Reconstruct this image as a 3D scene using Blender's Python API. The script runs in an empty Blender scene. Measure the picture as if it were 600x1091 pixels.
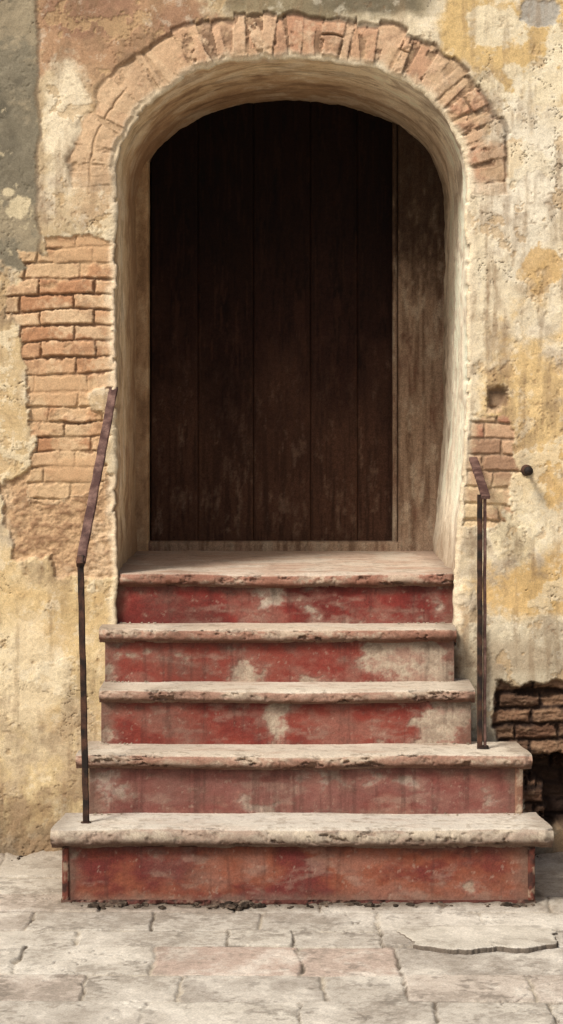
import bpy, bmesh, math, random
import numpy as np
from mathutils import Vector, Matrix
random.seed(4); rng=np.random.RandomState(4)
sc=bpy.context.scene
S0=298.0; D=8.0; HE=1.691          # px per metre at the wall plane, camera distance, eye height
def lin(c):
    c=np.array(c,float)/255.0
    return np.where(c<=0.04045,c/12.92,((c+0.055)/1.055)**2.4)
def C(r,g,b): return lin((r,g,b))
def desat(c,k,tint=(1,1,1)):
    l=(c@np.array([.3,.59,.11]))[...,None]; return (l*(1-k)+c*k)*np.array(tint)
def hsh(ix,iy,seed):
    n=(ix.astype(np.int64)*374761393+iy.astype(np.int64)*668265263+seed*2147001325)&0xffffffff
    n=((n^(n>>13))*1274126177)&0xffffffff
    n=((n^(n>>15))*2246822519)&0xffffffff
    n=n^(n>>16)
    return n/4294967295.0
def vn(x,y,seed=0):
    x=np.asarray(x,float); y=np.asarray(y,float)
    ix=np.floor(x); iy=np.floor(y); fx=x-ix; fy=y-iy
    fx=fx*fx*fx*(fx*(fx*6-15)+10); fy=fy*fy*fy*(fy*(fy*6-15)+10)
    a=hsh(ix,iy,seed); b=hsh(ix+1,iy,seed); c=hsh(ix,iy+1,seed); d=hsh(ix+1,iy+1,seed)
    return (a*(1-fx)+b*fx)*(1-fy)+(c*(1-fx)+d*fx)*fy
def fbm(x,y,seed=0,o=5,g=0.55):
    s=0;a=1;t=0;x=np.asarray(x,float);y=np.asarray(y,float)
    for i in range(o):
        s=s+a*(vn(x,y,seed+i*17)*2-1); t+=a; a*=g
        x,y=(x*1.62+y*1.18)+5.3,(-x*1.18+y*1.62)+9.1
    return s/t*1.6
def ss(a,b,x):
    t=np.clip((x-a)/(b-a),0,1); return t*t*(3-2*t)
def mix(col,c,m):
    m=np.clip(np.asarray(m),0,1)[...,None]; return col*(1-m)+np.asarray(c)*m

def mesh_from(name,co,faces4,col=None,mat=None,parent=None,tris=None):
    me=bpy.data.meshes.new(name)
    n=len(co); f=len(faces4)
    me.vertices.add(n); me.vertices.foreach_set("co",np.ascontiguousarray(co,dtype=np.float32).ravel())
    me.loops.add(f*4); me.loops.foreach_set("vertex_index",np.ascontiguousarray(faces4,dtype=np.int32).ravel())
    me.polygons.add(f); me.polygons.foreach_set("loop_start",np.arange(f,dtype=np.int32)*4)
    me.update(calc_edges=True); me.validate()
    me.polygons.foreach_set("use_smooth",np.ones(len(me.polygons),dtype=bool))
    if col is not None:
        at=me.color_attributes.new("Col",'FLOAT_COLOR','POINT')
        rgba=np.ones((n,4),dtype=np.float32); rgba[:,:3]=np.clip(col,0.003,0.85)
        at.data.foreach_set("color",rgba.ravel())
    ob=bpy.data.objects.new(name,me); sc.collection.objects.link(ob)
    if mat: me.materials.append(mat)
    if parent: ob.parent=parent
    return ob
def gridfaces(n,m,mask=None):
    i,j=np.meshgrid(np.arange(n-1),np.arange(m-1),indexing='ij')
    a=i*m+j
    F=np.stack([a,a+m,a+m+1,a+1],-1)
    if mask is not None: return F[mask]
    return F.reshape(-1,4)

# ---------- materials ----------
def mat_attr(name,rough=0.92,n1=60,amt=0.28,n2=260,bump=0.5,dist=0.004,spec=0.2,metal=0.0,base=None,base2=None,fine=0.2):
    m=bpy.data.materials.new(name); m.use_nodes=True; nt=m.node_tree; N=nt.nodes; L=nt.links
    b=N["Principled BSDF"]; b.inputs["Roughness"].default_value=rough
    b.inputs["Specular IOR Level"].default_value=spec; b.inputs["Metallic"].default_value=metal
    tc=N.new("ShaderNodeTexCoord")
    a=N.new("ShaderNodeTexNoise"); a.inputs["Scale"].default_value=n1; a.inputs["Detail"].default_value=8; a.inputs["Roughness"].default_value=0.72
    c=N.new("ShaderNodeTexNoise"); c.inputs["Scale"].default_value=n2; c.inputs["Detail"].default_value=3
    L.new(tc.outputs["Object"],a.inputs["Vector"]); L.new(tc.outputs["Object"],c.inputs["Vector"])
    mr=N.new("ShaderNodeMapRange"); mr.inputs["From Min"].default_value=0.3; mr.inputs["From Max"].default_value=0.7
    mr.inputs["To Min"].default_value=1-amt; mr.inputs["To Max"].default_value=1+amt*0.6
    L.new(a.outputs["Fac"],mr.inputs["Value"])
    mr2=N.new("ShaderNodeMapRange"); mr2.inputs["From Min"].default_value=0.36; mr2.inputs["From Max"].default_value=0.6
    mr2.inputs["To Min"].default_value=1-fine*1.3; mr2.inputs["To Max"].default_value=1+fine*.5
    L.new(c.outputs["Fac"],mr2.inputs["Value"])
    mm=N.new("ShaderNodeMath"); mm.operation='MULTIPLY'; L.new(mr.outputs[0],mm.inputs[0]); L.new(mr2.outputs[0],mm.inputs[1])
    mx=N.new("ShaderNodeVectorMath"); mx.operation='SCALE'
    if base is None:
        at=N.new("ShaderNodeAttribute"); at.attribute_name="Col"; L.new(at.outputs["Color"],mx.inputs[0])
    else:
        r=N.new("ShaderNodeValToRGB"); r.color_ramp.elements[0].color=(*base,1); r.color_ramp.elements[1].color=(*base2,1)
        r.color_ramp.elements[0].position=0.42; r.color_ramp.elements[1].position=0.66
        a2=N.new("ShaderNodeTexNoise"); a2.inputs["Scale"].default_value=n1*0.35; a2.inputs["Detail"].default_value=6
        L.new(tc.outputs["Object"],a2.inputs["Vector"]); L.new(a2.outputs["Fac"],r.inputs[0]); L.new(r.outputs[0],mx.inputs[0])
    L.new(mm.outputs[0],mx.inputs["Scale"]); L.new(mx.outputs[0],b.inputs["Base Color"])
    ad=N.new("ShaderNodeMath"); ad.operation='MULTIPLY_ADD'; ad.inputs[1].default_value=0.4
    L.new(c.outputs["Fac"],ad.inputs[0]); L.new(a.outputs["Fac"],ad.inputs[2])
    bp=N.new("ShaderNodeBump"); bp.inputs["Strength"].default_value=bump; bp.inputs["Distance"].default_value=dist
    L.new(ad.outputs[0],bp.inputs["Height"]); L.new(bp.outputs[0],b.inputs["Normal"])
    return m
M_wall=mat_attr("weathered_plaster_and_brick",0.95,75,0.14,230,0.65,0.003,fine=.12)
M_step=mat_attr("peeling_painted_step",0.85,80,0.16,220,0.5,0.0025,0.2,fine=.13)
M_door=mat_attr("old_dark_wood",0.8,60,0.35,200,0.5,0.003,0.15)
M_pave=mat_attr("worn_stone_paving",0.92,60,0.14,200,0.7,0.003,fine=.15)
M_iron=mat_attr("rusty_black_iron",0.7,60,0.3,250,0.6,0.002,0.35,0.2,base=(0.018,0.011,0.008),base2=(0.11,0.048,0.027))
M_rail=mat_attr("rusty_red_rail",0.75,60,0.3,250,0.6,0.002,0.3,0.0,base=(0.07,0.032,0.026),base2=(0.20,0.115,0.09))
M_dirt=mat_attr("dirt",0.95,80,0.3,300,0.6,0.003,0.1,0,base=(0.03,0.022,0.016),base2=(0.15,0.11,0.08))

# ---------- arch curve (u,v design coordinates on the wall, 298 per metre) ----------
def X2u(X): return X*S0+300
def Z2v(Z): return 411+(HE-Z)*S0
def u2X(u): return (u-300)/S0
def v2Z(v): return HE-(v-411)/S0
cx,cv,a_,b_,nn=310.5,196,186.5,134,2.2
pts=[]
for v in np.arange(690,196,-4): pts.append((124,v))
for t in np.linspace(math.pi,0,200):
    cc,s_=math.cos(t),math.sin(t)
    pts.append((cx+a_*math.copysign(abs(cc)**(2/nn),cc),cv-b_*max(s_,0)**(2/nn)))
for v in np.arange(200,691,4):
    pts.append((497-13*float(ss(440,620,np.array(v))),v))
pts=np.array(pts,float)
seg=np.r_[0,np.cumsum(np.hypot(*np.diff(pts,axis=0).T))]
NS=620
sN=np.linspace(0,seg[-1],NS)
cu=np.interp(sN,seg,pts[:,0]); cvv=np.interp(sN,seg,pts[:,1])
tu=np.gradient(cu); tv=np.gradient(cvv); tl=np.hypot(tu,tv); tu/=tl; tv/=tl
nu,nv=tv,-tu      # outward normal
k=np.sign((nu[NS//2]*0+nv[NS//2]*-1)); nu*=k; nv*=k
wob=fbm(sN/40,sN*0,71,4)*1.8+fbm(sN/8,sN*0,72,4)*1.0+ss(.3,.7,fbm(sN/16,sN*0+3,73,4))*2.5
cu0,cvv0=cu.copy(),cvv.copy()
cu=cu+nu*wob; cvv=cvv+nv*wob

# ---------- wall ----------
def spaced(fine0,fine1,st,lo,hi,co):
    return np.r_[np.arange(lo,fine0-1e-6,co),np.arange(fine0,fine1,st),np.arange(fine1,hi+co,co)]
xs=spaced(-1.12,1.12,0.0033,-4.12,4.12,0.03)
zs=spaced(-0.03,3.13,0.0033,-0.06,5.0,0.03)
Xg,Zg=np.meshgrid(xs,zs,indexing='ij')
U=X2u(Xg); V=Z2v(Zg)
n,m=U.shape
sd=np.full(U.shape,999.0); qi=np.zeros(U.shape,int)
sel=(U>30)&(U<600)&(V>-20)&(V<760)
uf=U[sel]; vf=V[sel]; dd=np.empty(uf.shape); ii=np.empty(uf.shape,int)
for k0 in range(0,len(uf),20000):
    sl=slice(k0,k0+20000)
    d2=(uf[sl,None].astype(np.float32)-cu[None,:].astype(np.float32))**2+(vf[sl,None].astype(np.float32)-cvv[None,:].astype(np.float32))**2
    j=d2.argmin(1); ii[sl]=j; dd[sl]=np.sqrt(d2[np.arange(len(j)),j])
sg=np.sign((uf-cu[ii])*nu[ii]+(vf-cvv[ii])*nv[ii]); sg[sg==0]=1
sdv=dd*sg; sdv[vf>686]=np.abs(dd[vf>686])
sd[sel]=sdv; qi[sel]=ii
inside=sd<0
S=sN[qi]

w1=fbm(U/45,V/45,1,6); w2=fbm(U/45,V/45,2,6); w3=fbm(U/14,V/14,3,5); w4=fbm(U/5,V/5,4,4); w5=fbm(U/110,V/110,5,4); w6=fbm(U/25,V/25,6,5)
w7=fbm(U/9,V/60,7,5); w8=fbm(U/38,V/38,8,8,.66); w9=fbm(U/80,V/55,9,8,.62); w10=fbm(U/12,V/12,10,6,.72); w11=fbm(U/14,V/150,11,6,.6)
def blob(x,y,rx,ry,soft=0.25,rag=0.35):
    d=np.sqrt(((U-x)/rx)**2+((V-y)/ry)**2)+rag*(w8*0.9+w3*0.35+w4*0.2)
    return ss(1+soft,1-soft,d)
def boxd(x0,y0,x1,y1,wa=9):
    uu=U+w1*wa+w3*wa*0.45+w10*2.5; vv=V+w2*wa+w6*wa*0.4+w10*2.5
    return np.maximum(np.maximum(x0-uu,uu-x1),np.maximum(y0-vv,vv-y1))
tR=ss(230,380,U)
col=mix(np.broadcast_to(C(212,192,154),U.shape+(3,)),C(226,212,180),tR)
col=mix(col,C(194,164,122),ss(0.0,0.9,w9)*0.65*(1-tR*0.55))
col=mix(col,C(238,229,206),ss(0.05,0.6,w8)*0.5)
col=mix(col,C(166,146,118),ss(0.1,0.8,-w9+.3*w3)*0.5)
# --- left
col=mix(col,C(222,200,150),ss(570,640,V+14*w1)*(1-tR)*0.85)
col=mix(col,C(238,223,188),ss(0,.6,w8)*ss(600,640,V)*(1-tR)*.6)
col=mix(col,C(198,164,112),ss(0.1,.8,-w9+.3*w10)*ss(600,640,V)*(1-tR)*.55)
col=mix(col,C(204,168,108),blob(60,640,60,60,.4)*0.4*(1-tR))
col=mix(col,C(236,219,184),blob(25,720,40,60,.3)*0.6)
col=mix(col,C(178,140,106),blob(125,25,100,62,.15)*0.95)
col=mix(col,C(144,108,86),(blob(95,15,45,30,.2)+blob(200,30,40,25,.3)*.7)*0.7)
col=mix(col,C(194,160,122),blob(105,150,40,75,.3)*0.7)
col=mix(col,C(236,222,190),blob(72,130,22,70,.2)*0.85)
col=mix(col,C(184,162,124),blob(40,250,35,30,.3)*0.6)
col=mix(col,C(206,178,126),blob(5,440,24,160,.3)*0.6)
gs=ss(3,-3,np.maximum(U-40+3*w1+2.5*w10,V-292+14*w1+8*w3))
gcol=mix(np.broadcast_to(C(130,122,102),U.shape+(3,)),C(96,90,76),ss(-.2,.6,w8)*ss(250,60,V))
gcol=mix(gcol,C(164,150,122),ss(.0,.7,w9+.3*w4)*.8)
gcol=mix(gcol,C(205,190,154),np.maximum(blob(22,222,16,14,.1,.9),blob(8,205,8,6,.1,.6))+ss(.6,.8,w8)*0.7)
# --- top centre
col=mix(col,C(134,122,94),ss(30,12,V+8*w1+5*w3+np.abs(U-350)*0.08)*ss(215,260,U+12*w2)*ss(480,440,U+8*w2)*0.9)
col=mix(col,C(98,92,76),blob(400,3,55,12,.3)*0.6)
# --- right
r_=ss(430,470,U)
och=np.maximum.reduce([blob(560,60,75,70,.2,.5),blob(500,30,32,48,.2)])
col=mix(col,C(208,174,108),och*0.85)
for b in [(530,28,30,22),(575,95,30,28),(520,95,22,25),(598,50,16,22),(545,75,16,10)]:
    col=mix(col,C(230,218,186),blob(*b,.15,.7)*0.85)
gp=blob(574,12,22,16,.08); col=mix(col,C(172,170,162),gp*0.9)
col=mix(col,C(234,226,204),blob(555,190,48,85,.3,.5)*0.7)
col=mix(col,C(204,166,100),blob(582,285,22,20,.12,.8)*0.8)
col=mix(col,C(206,166,100),blob(545,165,14,22,.1,.9)*0.5)
col=mix(col,C(216,182,118),blob(575,440,52,85,.4,.7)*0.8)
col=mix(col,C(206,166,98),blob(598,505,26,30,.2,.7)*0.5)
col=mix(col,C(214,176,108),blob(565,625,62,36,.3,.6)*0.85)
col=mix(col,C(230,214,174),blob(545,575,35,32,.25,.6)*0.7)
col=mix(col,C(204,192,164),ss(650,664,V+8*w1+4*w10)*r_*0.85)
col=mix(col,C(160,138,110),blob(540,700,60,18,.4)*0.5*r_)
# general: stains, drips
col=mix(col,C(142,116,86),ss(.2,.9,w7+.4*w1)*0.42)
col=mix(col,C(150,124,92),ss(.2,.9,w11+.3*w1)*0.45)
col=mix(col,C(136,110,82),ss(.35,.8,w8)*0.42)
col=mix(col,C(126,106,82),ss(.4,.7,w10+.5*w9)*0.28)
col=mix(col,C(240,232,208),ss(.3,.8,-w10-.4*w8)*0.3)
flake=fbm(U/30,V/30,31,8,.62)
fl=ss(.0,.02,flake-0.5)*(1-gs)
col=mix(col,C(190,160,116),fl*0.55)
fl2=ss(.0,.02,fbm(U/55,V/45,36,8,.64)-0.42)*(1-gs)*(V>100)
col=mix(col,C(232,219,186),fl2*0.5)
pit=ss(.62,.85,fbm(U/3.5,V/3.5,33,2))*ss(-.1,.5,w1)
col=mix(col,C(130,100,70),pit*0.4)
col=mix(col,C(142,114,84),ss(80,8,sd)*(sd>0)*ss(-.3,.6,w7+.5*w3)*ss(560,500,V)*.6*r_)
col=mix(col,C(124,102,78),ss(540,620,V)*ss(120,500,U)*ss(535,495,U+14*w1)*ss(-.4,.4,w8)*.5)
col=col*(1-gs[...,None])+gcol*gs[...,None]
# base dirt
bd=ss(840,915,V+30*w1+10*w10)
col=mix(col,C(104,86,68),bd*0.85)
col=mix(col,C(156,130,98),ss(700,880,V+50*w2)*ss(-.4,.4,w8)*0.75)

hgt=w5*0.006+w1*0.0035+w3*0.0008+w10*0.0004+w4*0.0003 - fl*0.0022 +fl2*.0012- pit*0.002 - gs*0.004
hgt+= -0.003*gp
cr=np.abs(fbm(U/70,V/70,41,7,.62)); crk=ss(.010,.003,cr)*ss(.0,.3,fbm(U/90,V/90,43,3))
hgt-=crk*0.005; col=mix(col,C(96,74,56),crk*0.7)
edge=ss(3.5,0.5,np.abs(U-41+3*w1+2.5*w10))*ss(292,270,V); hgt-=edge*0.004; col=mix(col,C(90,75,58),edge*.6)

# --- exposed horizontal brick
def bricks(ch,bl,mort,seed,uo=0,vo=0):
    vv=V+vo+fbm(U/70,V/70,seed,3)*3+w4*0.6; row=np.floor(vv/ch); fv=vv/ch-row
    uu=U+uo+(row%2)*bl*0.5+hsh(row,row*0,seed)*bl*0.4+w3*1.4; cc=np.floor(uu/bl); fu=uu/bl-cc
    dj=np.minimum(np.minimum(fu,1-fu)*bl*1.3,np.minimum(fv,1-fv)*ch)
    idr=hsh(row,cc,seed+3); idh=hsh(row,cc,seed+5)
    mask=ss(mort*0.2,mort*1.3,dj+w4*0.9+w10*1.0)
    return mask,idr,idh
def brickcol(idr,pal):
    o=np.zeros(U.shape+(3,)); k=len(pal)
    for i,c in enumerate(pal): o[(idr*k).astype(int).clip(0,k-1)==i]=c
    return o
bm,idr,idh=bricks(16.6,58,1.7,51)
palL=[C(200,160,120),C(190,144,104),C(208,172,132),C(182,134,96),C(198,154,114),C(196,162,122)]
bc=brickcol(idr,palL)
bc=mix(bc,C(226,200,160),ss(-.2,.6,w8+.3*w4)*0.6)
bc=mix(bc,C(142,106,78),ss(.1,.6,w10)*0.45)
lostm=ss(.1,.6,w9+.5*w3)*.85+ss(470,510,V)*.5      # areas where mortar smears over the bricks
lostm=np.clip(lostm,0,1)
bcol=bc*bm[...,None]+C(140,108,80)*(1-bm[...,None])
bcol=mix(bcol,C(206,176,134),lostm*.65)
bh=-0.016+bm*(0.010+0.010*(idh-.5))*(1-lostm*.5)+w3*0.0022*bm+w10*0.0010
dB=np.minimum.reduce([boxd(24,272,128,440),boxd(30,428,112,532),boxd(46,252,124,285,6),boxd(14,300,60,330)])
mB=ss(1.3,-1.3,dB)*(sd>0)
mB=mB*(1-blob(108,425,16,14,.1)*0.9)
worn=np.clip(blob(60,415,52,16,.25)+blob(80,500,30,12,.3)+blob(100,262,30,14,.3),0,1)
bh=bh*(1-worn*.6)-0.004*worn; bcol=mix(bcol,C(202,164,122),worn*0.75)
dO=0.9-fbm(U/160,V/120,88,5)*1.0
far=ss(0,60,np.maximum(-30-U,U-640))
mB=np.maximum(mB,ss(.04,-.04,dO-0.35)*far)
hgt=hgt*(1-mB)+bh*mB; col=col*(1-mB[...,None])+bcol*mB[...,None]
# --- rubble patch left below bricks
rid=1-np.abs(fbm(U/22,V/13,61,5))*1.6
rub=fbm(U/9,V/7,62,6,.65)
rc=mix(np.broadcast_to(C(198,164,124),U.shape+(3,)),C(156,122,90),ss(-.3,.6,rub)); rc=mix(rc,C(224,198,160),ss(.1,.7,w8)*.5)
rc=mix(rc,C(112,86,64),ss(.3,.8,-rub+.2*w3)*.45)
mR=ss(2,-2,np.minimum.reduce([boxd(8,502,126,594,10),boxd(60,590,126,618,8)]))*(sd>0)*(1-mB)
rh=-0.012+rub*0.0045+rid*0.0018
hgt=hgt*(1-mR)+rh*mR; col=col*(1-mR[...,None])+rc*mR[...,None]
# --- right brick patch
bm2,idr2,idh2=bricks(17.5,44,2.0,77,7,4)
bc2=brickcol(idr2,[C(184,142,112),C(176,126,98),C(194,158,124),C(162,128,100)]); bc2=mix(bc2,C(214,190,152),ss(-.2,.6,w8+.3*w4)*0.65)
b2=bc2*bm2[...,None]+C(150,124,98)*(1-bm2[...,None])
b2=mix(b2,C(206,182,142),ss(.0,.6,w9+.5*w3)*.6+.4*ss(500,520,V))
mB2=ss(1.5,-1.5,np.minimum.reduce([boxd(498,444,552,506,10),boxd(498,500,546,560,11),boxd(520,410,540,440,6)]))*(sd>4)
bh2=-0.012+bm2*(0.008+.006*(idh2-.5))+w3*.002+w10*.001
hgt=hgt*(1-mB2)+bh2*mB2; col=col*(1-mB2[...,None])+b2*mB2[...,None]
hol=blob(531,425,8,9,.3,.9); hgt-=hol*.02; col=mix(col,C(104,80,62),hol*.7)
# --- right lower rubble (dark, deep, broken brick courses)
mR2=ss(2.5,-2.5,np.minimum.reduce([boxd(530,728,700,822,9),boxd(556,815,700,885,9)]))
strat=fbm(U/40,V/9,64,6,.62)
bm3,idr3,idh3=bricks(17,46,3.0,57,3,9)
rc2=brickcol(idr3,[C(140,104,78),C(124,90,68),C(152,118,90),C(112,84,64)])
rc2=mix(rc2,C(84,62,47),ss(-.2,.6,strat)*.8); rc2=mix(rc2,C(172,142,110),ss(.1,.8,rub)*.45)
rc2=rc2*bm3[...,None]+C(58,42,33)*(1-bm3[...,None])
rc2=rc2*.8
rh2=-0.034+strat*0.008+rub*0.006+bm3*(.010+.022*(idh3-.5))
cav=ss(4,-8,boxd(566,812,680,890,16)); rh2-=cav*0.12; rc2=mix(rc2,C(48,34,27),cav*.9)  # hollow also coloured near black, its shade painted in beyond the depth
cav2=blob(590,738,30,6,.3,.8); rh2-=cav2*.03; rc2=mix(rc2,C(60,44,34),cav2*.7)
hgt=hgt*(1-mR2)+rh2*mR2; col=col*(1-mR2[...,None])+rc2*mR2[...,None]
# --- arch brick ring (radial)
uq=cu[qi]
jw=15.0; sj=S+fbm(S/40,S*0+sd/90,81,3)*5+w4*0.8+w3*.6
cell=np.floor(sj/jw); fs=sj/jw-cell
dj=np.minimum(fs,1-fs)*jw
cl=hsh(cell,cell*0,83); ch_=hsh(cell,cell*0,85)
outer=47+7*(cl-.5)+w3*2.5+w1*3
ring=ss(2.2,-2.2,sd-outer)*ss(1.5,7,sd+w3*2.5)*ss(215,180,cvv[qi]+14*w1)
ring=ring*(1-ss(470,495,uq)*ss(.0,.4,w1+.2))
bma=ss(.3,2.2,dj+w4*.8+w10*.9)
bma=bma*ss(.4,1.8,np.abs(sd-(25+8*(ch_-.5))-w3)+ (ch_<.85)*6)
lft=ss(235,165,uq)
smear=np.clip(ss(-.1,.6,w9+.5*w3)*.85+lft*(.78+.4*w3)+.12,0,.96)
ac=brickcol(cl,[C(202,164,130),C(190,148,116),C(208,174,140),C(182,136,106),C(196,156,122),C(202,168,134)])
ac=mix(ac,C(224,202,168),ss(-.2,.6,w8+.4*w4)*.6); ac=mix(ac,C(128,98,78),ss(.05,.7,w10)*.5)
acol=ac*bma[...,None]+C(122,94,72)*(1-bma[...,None]); acol=mix(acol,C(202,172,134),smear*.72)
acol=mix(acol,C(150,116,86),ss(.1,.7,w8)*.4)
ah=-0.004+bma*(0.009+0.012*(ch_-.5))*(1-smear*.65)-0.006+w3*.0018+w10*.0012 + 0.010*ss(50,20,sd)
ob_=ss(4.5,1,np.abs(sd-outer))*ss(215,180,cvv[qi])*(sd<80)
hgt=hgt*(1-ring)+ah*ring; col=col*(1-ring[...,None])+acol*ring[...,None]
hgt-=ob_*0.007*(1-.6*lft); col=mix(col,C(88,68,54),ob_*0.6*(1-.75*lft))
lip=ss(11,3,sd+w3*3)*(sd<20)
col=mix(col,C(230,215,184),lip*.6*(V<700))
hgt*=ss(0,7,np.where(sd<0,0,sd))
R=4.5
rec=np.where((sd>=0)&(sd<R),R-np.sqrt(np.clip(R*R-(R-np.clip(sd,0,R))**2,0,None)),0)/S0
rec=np.where(inside,R/S0,rec)
bul=blob(498,715,18,75,.5,.15)*0.05; hgt+=bul
bul2=ss(860,915,V)*0.012*(1+w1); hgt+=bul2*(U<70)
Yg=-hgt+rec
Xw=Xg.copy(); Zw=Zg.copy()
snap=inside&(V<684)
Xw[snap]=u2X(cu[qi[snap]]); Zw[snap]=v2Z(cvv[qi[snap]]); 
ins=inside
allin=ins[:-1,:-1]&ins[1:,:-1]&ins[1:,1:]&ins[:-1,1:]
anyin=ins[:-1,:-1]|ins[1:,:-1]|ins[1:,1:]|ins[:-1,1:]
kill=allin|(anyin&(V[:-1,:-1]>676))
building=bpy.data.objects.new("old_brick_building",None); sc.collection.objects.link(building)
WT=(1.0,.985,.97)
ob=mesh_from("wall",np.stack([Xw,Yg,Zw],-1).reshape(-1,3),gridfaces(n,m,~kill),desat(col.reshape(-1,3),.94,WT),M_wall,building)

# ---------- reveal ----------
ts=np.r_[np.linspace(0.012,0.05,8),np.linspace(0.057,1.24,195)]
Sg,Tg=np.meshgrid(sN,ts,indexing='ij')
kf=ss(.015,.13,Tg)
IU=cu[:,None]*(1-kf)+cu0[:,None]*kf; IV=cvv[:,None]*(1-kf)+cvv0[:,None]*kf
T=Tg*S0
r1=fbm(Sg/60,T/60,101,5); r2=fbm(Sg/22,T/30,102,5); r3=fbm(Sg/7,T/9,103,3); r8=fbm(Sg/40,T/50,108,8,.68); r9=fbm(Sg/110,T/22,109,7,.62)
disp=(r1*2.0+r2*.9+r3*.4)*ss(0.015,0.12,Tg)
PU=IU-nu[:,None]*disp; PV=IV-nv[:,None]*disp
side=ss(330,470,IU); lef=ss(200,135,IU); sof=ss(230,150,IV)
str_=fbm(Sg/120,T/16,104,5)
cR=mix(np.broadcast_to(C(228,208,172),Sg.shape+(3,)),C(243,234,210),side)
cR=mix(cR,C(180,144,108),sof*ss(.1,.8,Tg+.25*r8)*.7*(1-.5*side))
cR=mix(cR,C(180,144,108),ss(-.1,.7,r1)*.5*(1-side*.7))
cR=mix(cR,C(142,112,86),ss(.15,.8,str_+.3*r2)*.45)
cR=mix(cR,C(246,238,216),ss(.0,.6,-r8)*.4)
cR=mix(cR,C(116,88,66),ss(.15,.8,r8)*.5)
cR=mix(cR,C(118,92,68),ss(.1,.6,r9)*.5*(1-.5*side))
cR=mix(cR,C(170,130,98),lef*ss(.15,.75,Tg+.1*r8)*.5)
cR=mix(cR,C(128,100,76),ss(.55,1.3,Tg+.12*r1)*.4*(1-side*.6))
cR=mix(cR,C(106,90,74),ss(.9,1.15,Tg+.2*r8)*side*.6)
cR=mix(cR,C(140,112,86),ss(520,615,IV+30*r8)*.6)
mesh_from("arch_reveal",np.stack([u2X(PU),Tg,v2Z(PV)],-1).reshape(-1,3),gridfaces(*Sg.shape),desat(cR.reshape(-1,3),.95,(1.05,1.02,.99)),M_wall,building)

# ---------- generic boards ----------
def board(name,x0,x1,z0,z1,y,depth,colfun,mat,parent,seed,hs=0.006,edge=0.004,rough=0.0008):
    xx=np.r_[x0,x0,np.linspace(x0+edge*.3,x1-edge*.3,max(6,int((x1-x0)/hs))),x1,x1]
    zz=np.r_[z0,z0,np.linspace(z0+edge*.3,z1-edge*.3,max(6,int((z1-z0)/hs))),z1,z1]
    Xb,Zb=np.meshgrid(xx,zz,indexing='ij')
    Yb=np.full(Xb.shape,y,float)
    e=np.minimum(np.minimum(Xb-x0,x1-Xb),np.minimum(Zb-z0,z1-Zb)); 
    Yb+=edge*(1-np.clip(e/edge,0,1))**2
    Yb-=fbm(Xb*160,Zb*9,seed,4)*rough+fbm(Xb*12,Zb*12,seed+4,3)*rough
    Yb[0,:]=y+depth;Yb[-1,:]=y+depth;Yb[:,0]=y+depth;Yb[:,-1]=y+depth
    c=colfun(Xb,Zb,seed)
    return mesh_from(name,np.stack([Xb,Yb,Zb],-1).reshape(-1,3),gridfaces(*Xb.shape),c.reshape(-1,3),mat,parent)
def doorcol(X,Z,seed):
    g=fbm(X*120,Z*5,seed,5); g2=fbm(X*34,Z*9,207,8,.7); g3=fbm(X*60,Z*40,seed+9,3); gw=fbm(X*5,Z*4,209,4)
    c=np.broadcast_to(C(46,27,21),X.shape+(3,))*(0.85+0.3*hsh(np.array([seed]),np.array([3]),9)[0])
    c=mix(c,C(24,14,12),ss(-.2,.5,g)); c=mix(c,C(78,49,37),ss(.1,.7,g+.4*g2)*.5)
    c=c*(1-.6*ss(1.9,2.5,Z+.1*gw))[...,None]  # upper door darkened: shade of the arch put into the wood colour
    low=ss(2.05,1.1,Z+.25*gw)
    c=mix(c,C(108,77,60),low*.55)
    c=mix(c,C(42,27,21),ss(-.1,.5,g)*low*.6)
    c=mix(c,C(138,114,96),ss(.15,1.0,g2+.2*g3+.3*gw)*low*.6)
    return c*.95
def postcol(X,Z,seed):
    g=fbm(X*90,Z*4,seed,5); g2=fbm(X*18,Z*7,seed+7,8,.66)
    c=np.broadcast_to(C(158,134,112),X.shape+(3,)); c=mix(c,C(108,84,66),ss(-.3,.6,g)*.8); c=mix(c,C(108,68,54),ss(.2,.8,g2)*.5)
    c=mix(c,C(200,184,160),ss(.1,.7,-g2+.3*g)*.5); c=mix(c,C(56,41,32),ss(1.9,2.45,Z+.25*g2)*.9)  # last mix darkens the post top, recess shade put into its colour
    return c
def jambcol(X,Z,seed):
    g2=fbm(X*18,Z*7,seed+7,8,.66); g=fbm(X*60,Z*12,seed,5)
    c=np.broadcast_to(C(178,146,112),X.shape+(3,)); c=mix(c,C(120,92,68),ss(-.1,.6,g2)*.6); c=mix(c,C(214,190,156),ss(.0,.6,-g2+.3*g)*.5)
    return c
rb=0.871; 
def PX(px,r): return (px-300)/(S0*r)
door=bpy.data.objects.new("wooden_door",None); sc.collection.objects.link(door); door.parent=building
seams=[140,161,211,270,331,381,419]
zt=2.95
board("left_frame_post",PX(138,rb),PX(160,rb)-.002,1.0,zt,1.08,.15,jambcol,M_wall,door,201)
for i in range(1,6):
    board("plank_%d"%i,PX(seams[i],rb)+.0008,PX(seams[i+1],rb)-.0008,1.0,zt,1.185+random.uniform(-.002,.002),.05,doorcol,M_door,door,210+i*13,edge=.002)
board("right_frame_post",PX(424,.876),PX(486,.876),1.0,zt,1.10,.12,postcol,M_door,door,301)
board("right_frame_stop",PX(418.5,.874)-.001,PX(424,.876)-.002,1.0,zt,1.13,.1,postcol,M_door,door,317)
board("door_light_block",-.8,.8,.9,3.05,1.235,.03,doorcol,M_door,door,330,hs=.02)  # unseen board added behind the planks to block light leaking through gaps
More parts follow.
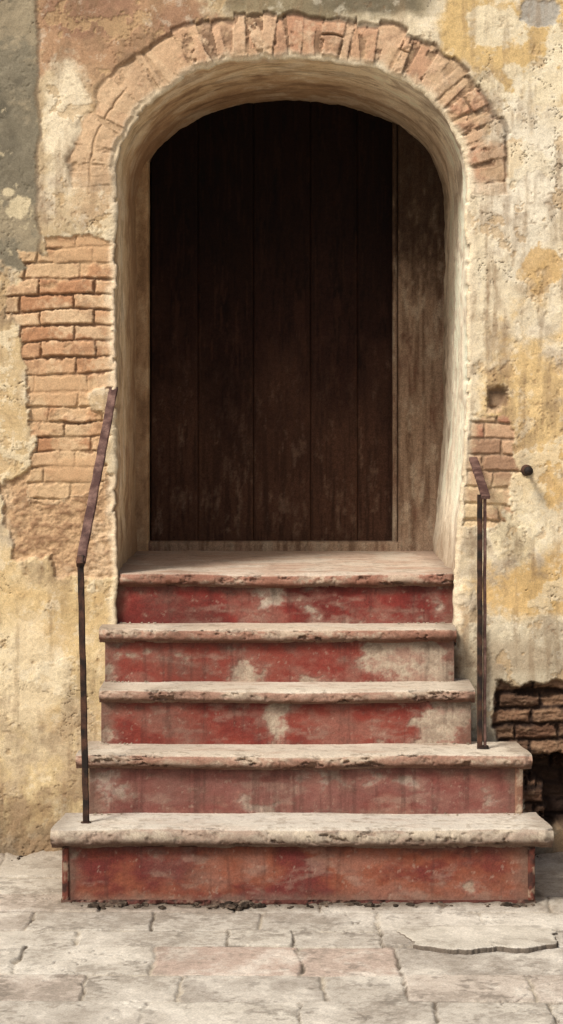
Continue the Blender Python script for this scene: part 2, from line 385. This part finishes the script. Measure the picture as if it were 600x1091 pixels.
board("threshold",PX(150,rb),PX(424,.874),1.0,1.055,1.10,.12,postcol,M_door,door,340)

# ---------- steps ----------
steps=bpy.data.objects.new("entrance_steps",None); sc.collection.objects.link(steps)
def yr(r): return -D*(1-1/r)
def tread(name,x0,x1,yf,yb,zt,th,seed,c_top,c_nose,red=0.5,taper=0.0):
    Rr=th*0.40
    prof=[]
    for y in np.linspace(yb,yf+Rr,max(10,int((yb-yf)/.006))): prof.append((y,zt))
    for a in np.linspace(0,math.pi,22)[1:]:
        s_,c_=math.sin(a),math.cos(a)
        prof.append((yf+Rr-Rr*max(s_,0)**.7,zt-Rr+Rr*math.copysign(abs(c_)**.85,c_)))
    zb=zt-2*Rr
    prof+= [(yf+Rr*1.25,zb-.001),(yf+Rr*1.3,zb-.005),(yf+Rr*1.5,zt-th),(yf+Rr*2.2,zt-th-.002),(yf+.10,zt-th-.002),(yb,zt-th-.002),(yb,zt-th*.5),(yb,zt-.0005)]
    prof=np.array(prof); P=len(prof)
    xx=np.r_[x0,x0,np.linspace(x0+.001,x1-.001,int((x1-x0)/.0034)),x1,x1]
    Xa=np.repeat(xx[:,None],P,1); Ya=np.repeat(prof[None,:,0],len(xx),0).copy(); Za=np.repeat(prof[None,:,1],len(xx),0).copy()
    q=np.r_[0,np.cumsum(np.hypot(*np.diff(prof,axis=0).T))][None,:]+0*Xa
    a1=fbm(Xa*7,q*9,seed,4); a2=fbm(Xa*28,q*34,seed+1,6,.62); a3=fbm(Xa*90,q*90,seed+2,3); a8=fbm(Xa*7,q*22,seed+11,8,.66)
    nose=np.exp(-((Ya-yf)/(Rr*1.6))**2)
    # broken bites are noisy in both directions so none reads as a clean notch
    bite=fbm(Xa*10,q*26,seed+6,7,.62)
    long=fbm(xx*2.4,xx*0,seed+5,3)[:,None]; chip=ss(.34,.62,bite); chip2=ss(.3,.7,fbm(Xa*42,q*50,seed+8,4))
    Za+= long*.0028 - .007*np.exp(-((Xa-(x0+x1)/2)/.35)**2)*nose + a1*.0014+a2*.0008
    upper=ss(zt-1.5*Rr,zt-.1*Rr,prof[None,:,1])
    Ya+= nose*(long*.004+chip*.012+chip2*.005+a2*.0022+a3*.0006)
    Za-= nose*chip*.006*upper
    Za+= nose*(1-upper)*chip*.005
    endd=np.minimum(Xa-x0,x1-Xa)
    ec=(1-ss(0,.03,endd+.004*a2))
    Ya+=nose*ec*.018; Za-=nose*ec*.004*(prof[None,:,1]>zt-Rr)
    if taper: Xa=Xa*(1-taper*ss(yf,yb,Ya))
    for s_ in (0,-1):
        Ya[s_,:]=(yf+yb)/2; Za[s_,:]=zt-th/2
    ontop=ss(-.004,.0,Za*0+prof[None,:,1]-zt+.0005)
    c=np.broadcast_to(c_nose,Xa.shape+(3,))
    c=mix(c,C(146,98,78),ss(-.2,.5,a8)*red); c=mix(c,C(204,188,162),ss(.0,.5,-a8+.3*a3)*.6)
    c=mix(c,C(104,82,66),ss(.2,.7,a2+.3*a3)*.45)
    t=np.broadcast_to(c_top,Xa.shape+(3,)); t=mix(t,C(168,132,108),ss(.05,.7,a8)*.7*red); t=mix(t,C(224,214,194),ss(-.1,.6,-a1+.4*a2)*.45)
    t=mix(t,C(134,116,96),ss(.1,.8,a2+.3*a3)*.5)
    t=mix(t,C(112,92,74),ss(.10,.0,endd+.04*a8)*.5)
    c=c*(1-ontop[...,None])+t*ontop[...,None]
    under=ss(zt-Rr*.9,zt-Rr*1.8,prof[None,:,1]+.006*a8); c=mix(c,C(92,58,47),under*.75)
    c=mix(c,C(124,98,80),np.clip(chip,0,1)*nose*.5)
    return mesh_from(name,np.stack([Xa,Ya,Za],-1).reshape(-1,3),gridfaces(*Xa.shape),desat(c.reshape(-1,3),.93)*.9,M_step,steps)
backs={}
def riser(name,x0,x1,y,yb,z0,z1,seed,colf,rough=.0012):
    fr=np.linspace(x0,x1,int((x1-x0)/.0034)); sdn=max(3,int((yb-y)/.008)); sy=np.linspace(yb,y,sdn)
    px=np.r_[np.full(sdn-1,x0),fr,np.full(sdn-1,x1)]; py=np.r_[sy[:-1],np.full(len(fr),y),sy[::-1][1:]]
    zz=np.linspace(z0,z1,max(8,int((z1-z0)/.0036)))
    q=np.r_[0,np.cumsum(np.hypot(np.diff(px),np.diff(py)))]
    Q,Z=np.meshgrid(q,zz,indexing='ij'); Xp=np.repeat(px[:,None],len(zz),1); Yp=np.repeat(py[:,None],len(zz),1)
    a1=fbm(Q*5,Z*8,seed,8,.58); a2=fbm(Q*18,Z*26,seed+1,7,.66); a3=fbm(Q*90,Z*90,seed+2,3)
    W=300+Xp*S0*(1/(1+y/D))
    zv=max(z0,z1-.19)
    c,h=colf(W,Z,(Z-zv)/(z1-zv),a1,a2,a3)
    # dirt packed into the ends of every riser
    ed=np.minimum(Xp-x0,x1-Xp)
    c=mix(c,C(112,90,74),ss(.07,.0,ed+.03*a1)*.6)
    isf=(Xp>x0)&(Xp<x1)
    Yp=Yp-isf*(h+a1*.0015+a2*rough*.8+a3*.0004)
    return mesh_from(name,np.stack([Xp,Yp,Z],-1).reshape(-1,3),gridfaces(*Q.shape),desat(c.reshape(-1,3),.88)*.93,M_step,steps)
def paint(bare,redA,redB,blobs,thr,wash=0.0,lowdirt=.5):
    def f(W,Z,t,a1,a2,a3):
        c=np.broadcast_to(redA,W.shape+(3,)); c=mix(c,redB,ss(-.3,.6,a1)); c=mix(c,C(68,32,27),ss(.1,.9,a2+.2*a3)*.45)
        c=mix(c,C(156,110,92),ss(-.2,.7,-a1+.45*a2)*(.38+wash))
        fld=a1*.75+a2*.32+a3*.06
        bias=0
        for (bx,bt,rx,rt,k) in blobs:
            bias=bias+k*np.exp(-(((W-bx)/rx)**2+((t-bt)/rt)**2))
        fld=fld+bias
        pe=ss(thr-.12,thr+.22,fld)*(.72+.28*ss(-.3,.3,a2))
        bcx=mix(np.broadcast_to(bare,W.shape+(3,)),C(140,114,94),ss(-.1,.6,a2+a3*.3)*.6); bcx=mix(bcx,C(150,90,74),ss(.0,.6,-a2)*.45)
        rim=ss(thr-.45,thr-.05,fld)*(1-pe); c=mix(c,C(152,102,86),rim*.55)
        c=c*(1-pe[...,None])+bcx*pe[...,None]
        fleck=ss(.72,.9,fbm(W/5,Z*60,88,4,.6)+.2*bias); c=mix(c,C(178,150,128),fleck*.4)
        smr=ss(.2,.8,fbm(W/34,Z*26,93,7,.62)); c=mix(c,C(168,140,120),smr*.38)
        drip=ss(.1,.8,fbm(W/7,Z*3,91,5,.6)); c=mix(c,C(70,43,36),drip*.38)
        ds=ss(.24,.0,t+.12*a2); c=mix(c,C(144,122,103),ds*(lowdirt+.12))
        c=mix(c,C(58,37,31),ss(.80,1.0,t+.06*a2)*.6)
        c=mix(c,C(114,90,76),ss(-.2,.6,fbm(W/60,t*2,77,6,.6))*.3)
        return c,-ss(thr-.04,thr+.05,fld)*.0022-fleck*.0006
    return f
Rs=[(1.11,884,22),(1.075,804,16),(1.047,736,14),(1.02,670,15),(0.999,611,15)]
tz=[HE-(v-411)/(S0*r) for r,v,_ in Rs]
th=[p/(S0*r) for r,_,p in Rs]
ny=[yr(r) for r,_,_ in Rs]
tread("tread_1",PX(53,1.11),PX(591,1.11),ny[0],-.50,tz[0],th[0],401,C(206,197,181),C(178,163,143),.35,.03)
tread("tread_2",PX(80,1.075),PX(568,1.075),ny[1],-.27,tz[1],th[1],421,C(204,190,169),C(172,140,118),.6,.03)
tread("tread_3",PX(105,1.047),PX(507,1.047),ny[2],0.05,tz[2],th[2],441,C(206,192,171),C(178,150,128),.55)
tread("tread_4",PX(105,1.02),PX(487,1.02),ny[3],0.05,tz[3],th[3],461,C(202,184,161),C(168,130,108),.7)
tread("landing",PX(122,.999),PX(487,.999),ny[4],1.24,tz[4],th[4],481,C(198,172,150),C(166,122,100),.85)
ro=[.040,.036,.032,.030,.030]
red=C(138,53,41); red2=C(112,41,34)
riser("riser_1",PX(68,1.104),PX(569,1.104),ny[0]+ro[0],-.5,-.01,tz[0]-th[0]+.004,501,
   paint(C(180,160,136),C(146,78,50),C(114,46,40),[(120,.5,50,.5,-.3),(500,.3,14,.2,1.1),(85,.95,20,.2,.5),(405,.9,14,.15,.9),(440,.7,60,.3,.3),(160,.9,60,.15,.5)],.85,.12,.45))
riser("riser_2",PX(95,1.07),PX(557,1.07),ny[1]+ro[1],0.05,-.01,tz[1]-th[1]+.004,521,
   paint(C(184,162,144),C(132,70,60),C(138,88,77),[(110,.6,30,.6,.7),(240,.1,60,.3,.4),(330,.8,30,.3,.3),(520,.5,40,.6,.4),(430,.9,60,.3,.3)],.74,.4))
riser("riser_3",PX(108,1.042),PX(502,1.042),ny[2]+ro[2],0.05,tz[0]-.1,tz[2]-th[2]+.004,541,
   paint(C(198,180,154),C(142,58,43),C(122,46,37),[(298,.6,14,.5,1.0),(475,.5,40,.8,1.2),(112,.5,10,.6,.8),(395,.4,20,.3,.5)],.70,.15))
riser("riser_4",PX(112,1.016),PX(484,1.016),ny[3]+ro[3],0.05,tz[1]-.1,tz[3]-th[3]+.004,561,
   paint(C(198,180,154),red,C(144,69,53),[(445,.5,60,.9,1.2),(255,.4,16,.5,.8),(340,.3,40,.3,.7),(118,.3,14,.4,.8)],.70,.2))
riser("riser_5",PX(120,.995),PX(486,.995),ny[4]+ro[4],0.5,tz[2]-.1,tz[4]-th[4]+.004,581,
   paint(C(206,190,168),C(140,50,40),red2,[(282,.75,24,.4,1.2),(400,.3,50,.2,.6),(470,.5,12,.5,.5),(300,.1,160,.15,.5)],.74,.12))
def plainred(W,Z,t,a1,a2,a3):
    c=np.broadcast_to(C(104,56,46),W.shape+(3,)); c=mix(c,C(60,42,36),ss(-.1,.5,a2)); c=mix(c,C(168,140,116),ss(.3,.9,a1+.3*a3)*.5); c=mix(c,C(30,23,20),ss(.5,.0,(Z-.004)/.03+.5*a2+.3*a1)*.9); return c,-ss(.0,.6,a2+.5*a1)*.009
riser("base_board",PX(65,1.106),PX(571,1.106),ny[0]+ro[0]-.012,-.5,-.01,.028,601,plainred,.003)
for nm,xa,xb in (("corner_strip_1",66,73),("corner_strip_2",563,570.5)):
    board(nm,PX(xa,1.106),PX(xb,1.106),.024,tz[0]-th[0],ny[0]+ro[0]-.009,.03,lambda X,Z,s:mix(mix(np.broadcast_to(C(110,62,50),X.shape+(3,)),C(66,44,38),ss(-.1,.6,fbm(X*40,Z*30,s,4))),C(170,150,126),ss(.3,.7,fbm(X*50,Z*40,s+3,3))*.6),M_step,steps,611,hs=.004)
board("corner_strip_3",PX(549,1.071),PX(557.5,1.071),tz[0],tz[1]-th[1],ny[1]+ro[1]-.007,.03,lambda X,Z,s:mix(np.broadcast_to(C(130,94,76),X.shape+(3,)),C(184,162,138),ss(-.1,.6,fbm(X*40,Z*30,s,4))),M_step,steps,613,hs=.004)

# ---------- paving ----------
px_=spaced(-1.15,1.2,.0042,-5.2,5.2,.05); py_=spaced(-2.5,.02,.005,-9.0,.06,.05)
Xp,Yp=np.meshgrid(px_,py_,indexing='ij')
p1=fbm(Xp*3,Yp*3,701,5); p2=fbm(Xp*14,Yp*14,702,5); p3=fbm(Xp*60,Yp*60,703,4); p4=fbm(Xp*6,Yp*6,704,5); p8=fbm(Xp*7,Yp*5,708,9,.7)
rows=[0.1,-.36,-.62,-.86,-1.10,-1.29,-1.62,-1.90,-2.2]; y=-2.2
while y>-9.3: y-=.3; rows.append(y)
rows=np.array(rows)[::-1]
Yw=Yp+p1*.012+p2*.004+np.sin(Xp*2.1)*.01; Xww=Xp+p4*.010+p2*.004
ri=np.searchsorted(rows,Yw)-1; ri=ri.clip(0,len(rows)-2)
dj=np.minimum(Yw-rows[ri],rows[ri+1]-Yw); idc=np.zeros(Xp.shape)
for r in range(len(rows)-1):
    top=rows[r+1]
    if abs(top+1.29)<1e-6: js=[-.371,.055,.335,.86]
    elif abs(top+1.10)<1e-6: js=[-.62,-.17,.03,.30,.44,.9]
    elif abs(top+1.62)<1e-6: js=[-.55,-.28,.12,.34,.7]
    else: js=list(np.arange(-1.1,1.15,.36)+rng.uniform(-.09,.09,7)+ (r%2)*.15)
    js=sorted(list(np.arange(min(js)-.4,-5.6,-.4))+js+list(np.arange(max(js)+.4,5.6,.4)))
    js=np.array(js); mk=ri==r; xx=Xww[mk]; k_=np.searchsorted(js,xx); k_=k_.clip(1,len(js)-1)
    dj[mk]=np.minimum(dj[mk],np.minimum(xx-js[k_-1],js[k_]-xx)); idc[mk]=k_+r*37
c1=hsh(idc,idc*0,711); c2=hsh(idc,idc*0+1,712); c3=hsh(idc,idc*0+2,713)
filled=ss(-.1,.5,p8+.3*p1)
slab=ss(.0005,.007+.006*ss(.2,.8,p4),dj+p3*.0018+p2*.003)
slab=1-(1-slab)*(1-.7*filled)
hz=slab*.008+(c2-.5)*.009+p1*.003+p2*.0014+p3*.0005
hz-=ss(.5,.9,p8)*.004
pc=mix(np.broadcast_to(C(200,193,179),Xp.shape+(3,)),C(170,162,150),c1); pc=mix(pc,C(184,164,149),ss(.72,.8,c3)*.35)
pc=mix(pc,C(186,154,137),((Yw<-1.29)&(Yw>-1.62)&(Xww>-.371)&(Xww<.335))*.42)
pc=mix(pc,C(218,211,197),ss(-.1,.6,p8+.2*p2)*.6); pc=mix(pc,C(132,122,109),ss(.0,.7,-p8+.4*p3)*.55); pc=mix(pc,C(122,110,97),ss(.3,.9,p1)*.35)
pc=mix(pc,C(96,88,78),ss(.4,.75,p2+.4*p3)*.4)
jc=mix(np.broadcast_to(C(98,88,76),Xp.shape+(3,)),C(172,162,145),ss(-.4,.4,p4))
pc=pc*slab[...,None]+jc*(1-slab[...,None])
pk=np.abs(fbm(Xp*2.4,Yp*2.4,721,6)); ck=ss(.014,.003,pk)*ss(-.1,.2,fbm(Xp*2,Yp*2,723,3)); hz-=ck*.006; pc=mix(pc,C(82,70,60),ck*.75)
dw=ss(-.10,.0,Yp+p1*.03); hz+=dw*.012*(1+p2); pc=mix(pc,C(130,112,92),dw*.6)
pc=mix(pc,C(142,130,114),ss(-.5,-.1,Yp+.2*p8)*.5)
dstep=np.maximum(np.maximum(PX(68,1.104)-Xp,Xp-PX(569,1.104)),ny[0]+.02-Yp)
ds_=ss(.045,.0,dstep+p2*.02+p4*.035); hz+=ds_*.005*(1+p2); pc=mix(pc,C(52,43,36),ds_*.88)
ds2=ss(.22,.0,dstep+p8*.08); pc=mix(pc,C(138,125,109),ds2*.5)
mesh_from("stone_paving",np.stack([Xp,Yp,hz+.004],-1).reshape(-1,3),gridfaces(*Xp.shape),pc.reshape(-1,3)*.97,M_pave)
g=bpy.data.meshes.new("ground"); g.from_pydata([(-200,-200,-.03),(200,-200,-.03),(200,200,-.03),(-200,200,-.03)],[],[(0,1,2,3)])
go=bpy.data.objects.new("ground",g); sc.collection.objects.link(go)
g.materials.append(mat_attr("ground_earth",.95,8,.2,60,.4,.01,.1,0,base=(.25,.22,.18),base2=(.38,.34,.28)))
# broken flagstone lying proud of the paving on the right
fo=np.array([(-.20,.17),(-.02,.185),(.16,.17),(.25,.13),(.262,.02),(.25,-.085),(.16,-.125),(.06,-.118),(.0,-.15),(-.09,-.135),(-.17,-.09),(-.19,-.02),(-.215,.08)])
def flag(name,cx_,cy_,outline,z,seed):
    k=len(outline); tt=np.linspace(0,k,320,endpoint=False); O=np.array([outline[int(t)%k]*(1-(t%1))+outline[(int(t)+1)%k]*(t%1) for t in tt])
    O=O+np.stack([fbm(tt*1.3,tt*0,seed,7,.66),fbm(tt*1.3,tt*0+9,seed,7,.66)],-1)*.016
    rr=np.r_[np.linspace(0.01,.97,60),.985,.995,1.0,1.0,.99]; zo=np.r_[np.zeros(60),-.001,-.003,-.007,-.02,-.034]
    Ox=np.concatenate([O,O[:1]]) 
    Xf=cx_+Ox[:,None,0]*rr[None,:]; Yf=cy_+Ox[:,None,1]*rr[None,:]
    q2=fbm(Xf*14,Yf*14,seed+2,6,.6); q8=fbm(Xf*7,Yf*6,seed+3,8,.7)
    Zf=z+zo[None,:]+(q2*.0015+q8*.002)*(zo[None,:]>-.01)-ss(.8,1,np.maximum(rr[None,:],0)+.1*q8)*.002+ .03*(-(Yf-cy_))*1
    c=np.broadcast_to(C(190,183,169),Xf.shape+(3,)); c=mix(c,C(216,209,195),ss(-.1,.6,q8)*.6); c=mix(c,C(132,122,108),ss(.1,.7,-q8+.3*q2)*.5)
    c=mix(c,C(84,71,60),(zo[None,:]<-.002)*.85+0*q8)
    return mesh_from(name,np.stack([Xf,Yf,Zf],-1).reshape(-1,3),gridfaces(*Xf.shape),c.reshape(-1,3),M_pave)
flag("broken_flagstone",.575,-1.235,fo,.024,811)

# ---------- handrails ----------
def bar(name,p0,p1,w,h,mat,parent,up=(0,0,1),seg=24,wob=.0012,seed=0):
    p0=Vector(p0);p1=Vector(p1);d=(p1-p0); L=d.length; d.normalize()
    s=d.cross(Vector(up)); 
    if s.length<1e-3: s=Vector((1,0,0))
    s.normalize(); u=s.cross(d).normalized()
    bmh=bmesh.new(); rings=[]; rnd=random.Random(seed)
    bv=min(w,h)*.2
    shape=[(-w/2+bv,-h/2),(w/2-bv,-h/2),(w/2,-h/2+bv),(w/2,h/2-bv),(w/2-bv,h/2),(-w/2+bv,h/2),(-w/2,h/2-bv),(-w/2,-h/2+bv)]
    for i in range(seg+1):
        c=p0+d*(L*i/seg)+s*rnd.uniform(-wob,wob)*.5+u*rnd.uniform(-wob,wob)*.5
        rings.append([bmh.verts.new(c+s*(a*(1+rnd.uniform(-.05,.05)))+u*b) for a,b in shape])
    for i in range(seg):
        for k in range(8):
            bmh.faces.new((rings[i][k],rings[i][(k+1)%8],rings[i+1][(k+1)%8],rings[i+1][k]))
    bmh.faces.new(rings[0][::-1]); bmh.faces.new(rings[-1])
    bmesh.ops.recalc_face_normals(bmh,faces=bmh.faces)
    me=bpy.data.meshes.new(name); bmh.to_mesh(me); bmh.free(); me.materials.append(mat)
    o=bpy.data.objects.new(name,me); sc.collection.objects.link(o); o.parent=parent; return o
def P3(px,py,r): return Vector(((px-300)/(S0*r),yr(r),HE-(py-411)/(S0*r)))
hl=bpy.data.objects.new("iron_handrail",None); sc.collection.objects.link(hl)
b0=P3(92,877,1.091); t0=P3(86,598,1.091); w0=P3(121,418,1.0)
bar("post",b0-Vector((0,0,.01)),t0,.021,.014,M_iron,hl,up=(0,1,0),seed=1)
bar("rail",t0+Vector((0,-.006,-.004)),w0+Vector((0,.02,.015)),.031,.014,M_rail,hl,seed=2,wob=.002)
bar("rail_cap",t0+Vector((0,-.012,-.012)),t0+Vector((0,.01,.012)),.026,.024,M_iron,hl,seg=3,seed=3)
bar("wall_bracket",w0+Vector((.0,.03,-.006)),w0+Vector((0,-.02,-.018)),.02,.02,M_iron,hl,seg=3,seed=4)
bar("foot_plate",b0+Vector((0,0,-.004)),b0+Vector((0,0,.004)),.034,.034,M_iron,hl,up=(0,1,0),seg=2,seed=5)
hr=bpy.data.objects.new("iron_handrail.001",None); sc.collection.objects.link(hr)
b1=P3(511.3,797,1.056); t1=P3(511.3,527,1.056)
bar("post",b1-Vector((0,0,.01)),t1,.018,.012,M_iron,hr,up=(0,1,0),seed=6)
b2_=P3(516.6,796,1.0545); t2=P3(516.6,529,1.0545)
bar("post_flange",b2_-Vector((0,0,.01)),t2,.010,.018,M_rail,hr,up=(0,1,0),seed=7)
bar("rail",P3(518,530,1.06),P3(504,488,.998),.030,.012,M_rail,hr,seed=8)
bar("wall_bracket",P3(504,488,.996),P3(506,496,1.004),.02,.016,M_iron,hr,seg=3,seed=9)
bar("foot_plate",P3(515,796,1.055)+Vector((0,0,-.004)),P3(515,796,1.055)+Vector((0,0,.005)),.036,.03,M_iron,hr,up=(0,1,0),seg=2,seed=10)
pg=bpy.data.objects.new("iron_wall_peg",None); sc.collection.objects.link(pg)
c=P3(561,501,1.0)
def lathe(name,c,prof,mat,parent,seg=20):
    bmh=bmesh.new(); R_=[]
    for (y,r) in prof: R_.append([bmh.verts.new((c[0]+r*math.cos(2*math.pi*k/seg),y,c[2]+r*math.sin(2*math.pi*k/seg))) for k in range(seg)])
    for i in range(len(R_)-1):
        for k in range(seg): bmh.faces.new((R_[i][k],R_[i][(k+1)%seg],R_[i+1][(k+1)%seg],R_[i+1][k]))
    bmh.faces.new(R_[0]); bmh.faces.new(R_[-1]); bmesh.ops.recalc_face_normals(bmh,faces=bmh.faces)
    me=bpy.data.meshes.new(name); bmh.to_mesh(me); bmh.free(); me.materials.append(mat)
    for p in me.polygons: p.use_smooth=True
    o=bpy.data.objects.new(name,me); sc.collection.objects.link(o); o.parent=parent
lathe("shaft",c,[(.02,.007),(-.05,.007)],M_iron,pg)
lathe("rose",c,[(.01,.021),(-.004,.020),(-.007,.016),(-.008,.007)],M_iron,pg)
lathe("knob",c,[(-.045,.006),(-.05,.012),(-.058,.0165),(-.068,.0165),(-.075,.012),(-.078,.004)],M_iron,pg)

# ---------- debris ----------
def chunks(name,items,mat):
    bmh=bmesh.new()
    for (x,y,z,s) in items:
        mtx=Matrix.Translation((x,y,z))@Matrix.Rotation(random.uniform(0,6.28),4,'Z')@Matrix.Diagonal((s*random.uniform(.7,1.6),s*random.uniform(.6,1.1),s*random.uniform(.35,.7),1))
        r=bmesh.ops.create_icosphere(bmh,subdivisions=2,radius=1,matrix=mtx)
        for v in r['verts']:
            v.co+=Vector((random.uniform(-1,1),random.uniform(-1,1),random.uniform(-1,1)))*s*.16
    me=bpy.data.meshes.new(name); bmh.to_mesh(me); bmh.free(); me.materials.append(mat)
    o=bpy.data.objects.new(name,me); sc.collection.objects.link(o)
it=[]
yf1=ny[0]+ro[0]-.015
for cxp,w,k in ((105,18,70),(150,10,10),(238,22,70),(268,10,34),(345,12,16),(392,20,64),(470,25,20),(545,22,70),(300,200,60)):
    for i in range(k):
        it.append((PX(cxp+random.gauss(0,w*.5),1.106),yf1-abs(random.gauss(0,.018)),random.uniform(.008,.020),random.choice([.003,.004,.005,.007,.014])*random.uniform(.7,1.2)))
for i in range(90): 
    x=random.choice([random.uniform(-1.1,-.7),random.uniform(.78,1.15)]); it.append((x,-abs(random.gauss(.02,.03)),.014,random.uniform(.003,.012)))
chunks("dirt_debris",it,M_dirt)
it=[]
for i,(r__,zt_) in enumerate(zip([ny[1]+ro[1],ny[2]+ro[2],ny[3]+ro[3],ny[4]+ro[4]],tz[:4])):
    for k in range(26):
        xl,xr_=[(-.66,.8),(-.62,.64),(-.6,.6),(-.58,.6)][i]
        x=xl+abs(random.gauss(0,.12)) if random.random()<.5 else xr_-abs(random.gauss(0,.12))
        it.append((x,r__-abs(random.gauss(0,.012))-.004,zt_+.002,random.uniform(.0015,.005)))
chunks("plaster_crumbs",it,mat_attr("plaster_crumb",.95,80,.2,300,.5,.003,.1,0,base=(.3,.24,.17),base2=(.5,.43,.33)))

# ---------- light, world, camera ----------
w=bpy.data.worlds.new("World"); sc.world=w; w.use_nodes=True; nt=w.node_tree
bg=nt.nodes["Background"]; sky=nt.nodes.new("ShaderNodeTexSky"); sky.sky_type='NISHITA'; sky.sun_disc=False
EL,AZ=50,222
sky.sun_elevation=math.radians(EL); sky.sun_rotation=math.radians(AZ); sky.dust_density=5; sky.air_density=1.0; sky.ozone_density=0.6
nt.links.new(sky.outputs[0],bg.inputs["Color"]); bg.inputs["Strength"].default_value=0.11
sl=bpy.data.lights.new("sun",'SUN'); sl.energy=3.6; sl.angle=math.radians(14); sl.color=(1,.955,.885)
so=bpy.data.objects.new("sun",sl); sc.collection.objects.link(so)
el=math.radians(EL); az=math.radians(AZ)
sv=Vector((math.sin(az)*math.cos(el),math.cos(az)*math.cos(el),math.sin(el)))
so.rotation_euler=sv.to_track_quat('Z','Y').to_euler(); so.location=sv*10
cam=bpy.data.cameras.new("camera"); co=bpy.data.objects.new("camera",cam); sc.collection.objects.link(co); sc.camera=co
co.location=(0,-D,HE); co.rotation_euler=(math.radians(90),0,0)
cam.sensor_fit='VERTICAL'; cam.sensor_height=36; cam.sensor_width=36; cam.lens=S0*D/1091*36; cam.shift_y=-(545.5-411)/1091
cam.clip_end=600
sc.view_settings.view_transform='Standard'; sc.view_settings.look='None'; sc.view_settings.exposure=0
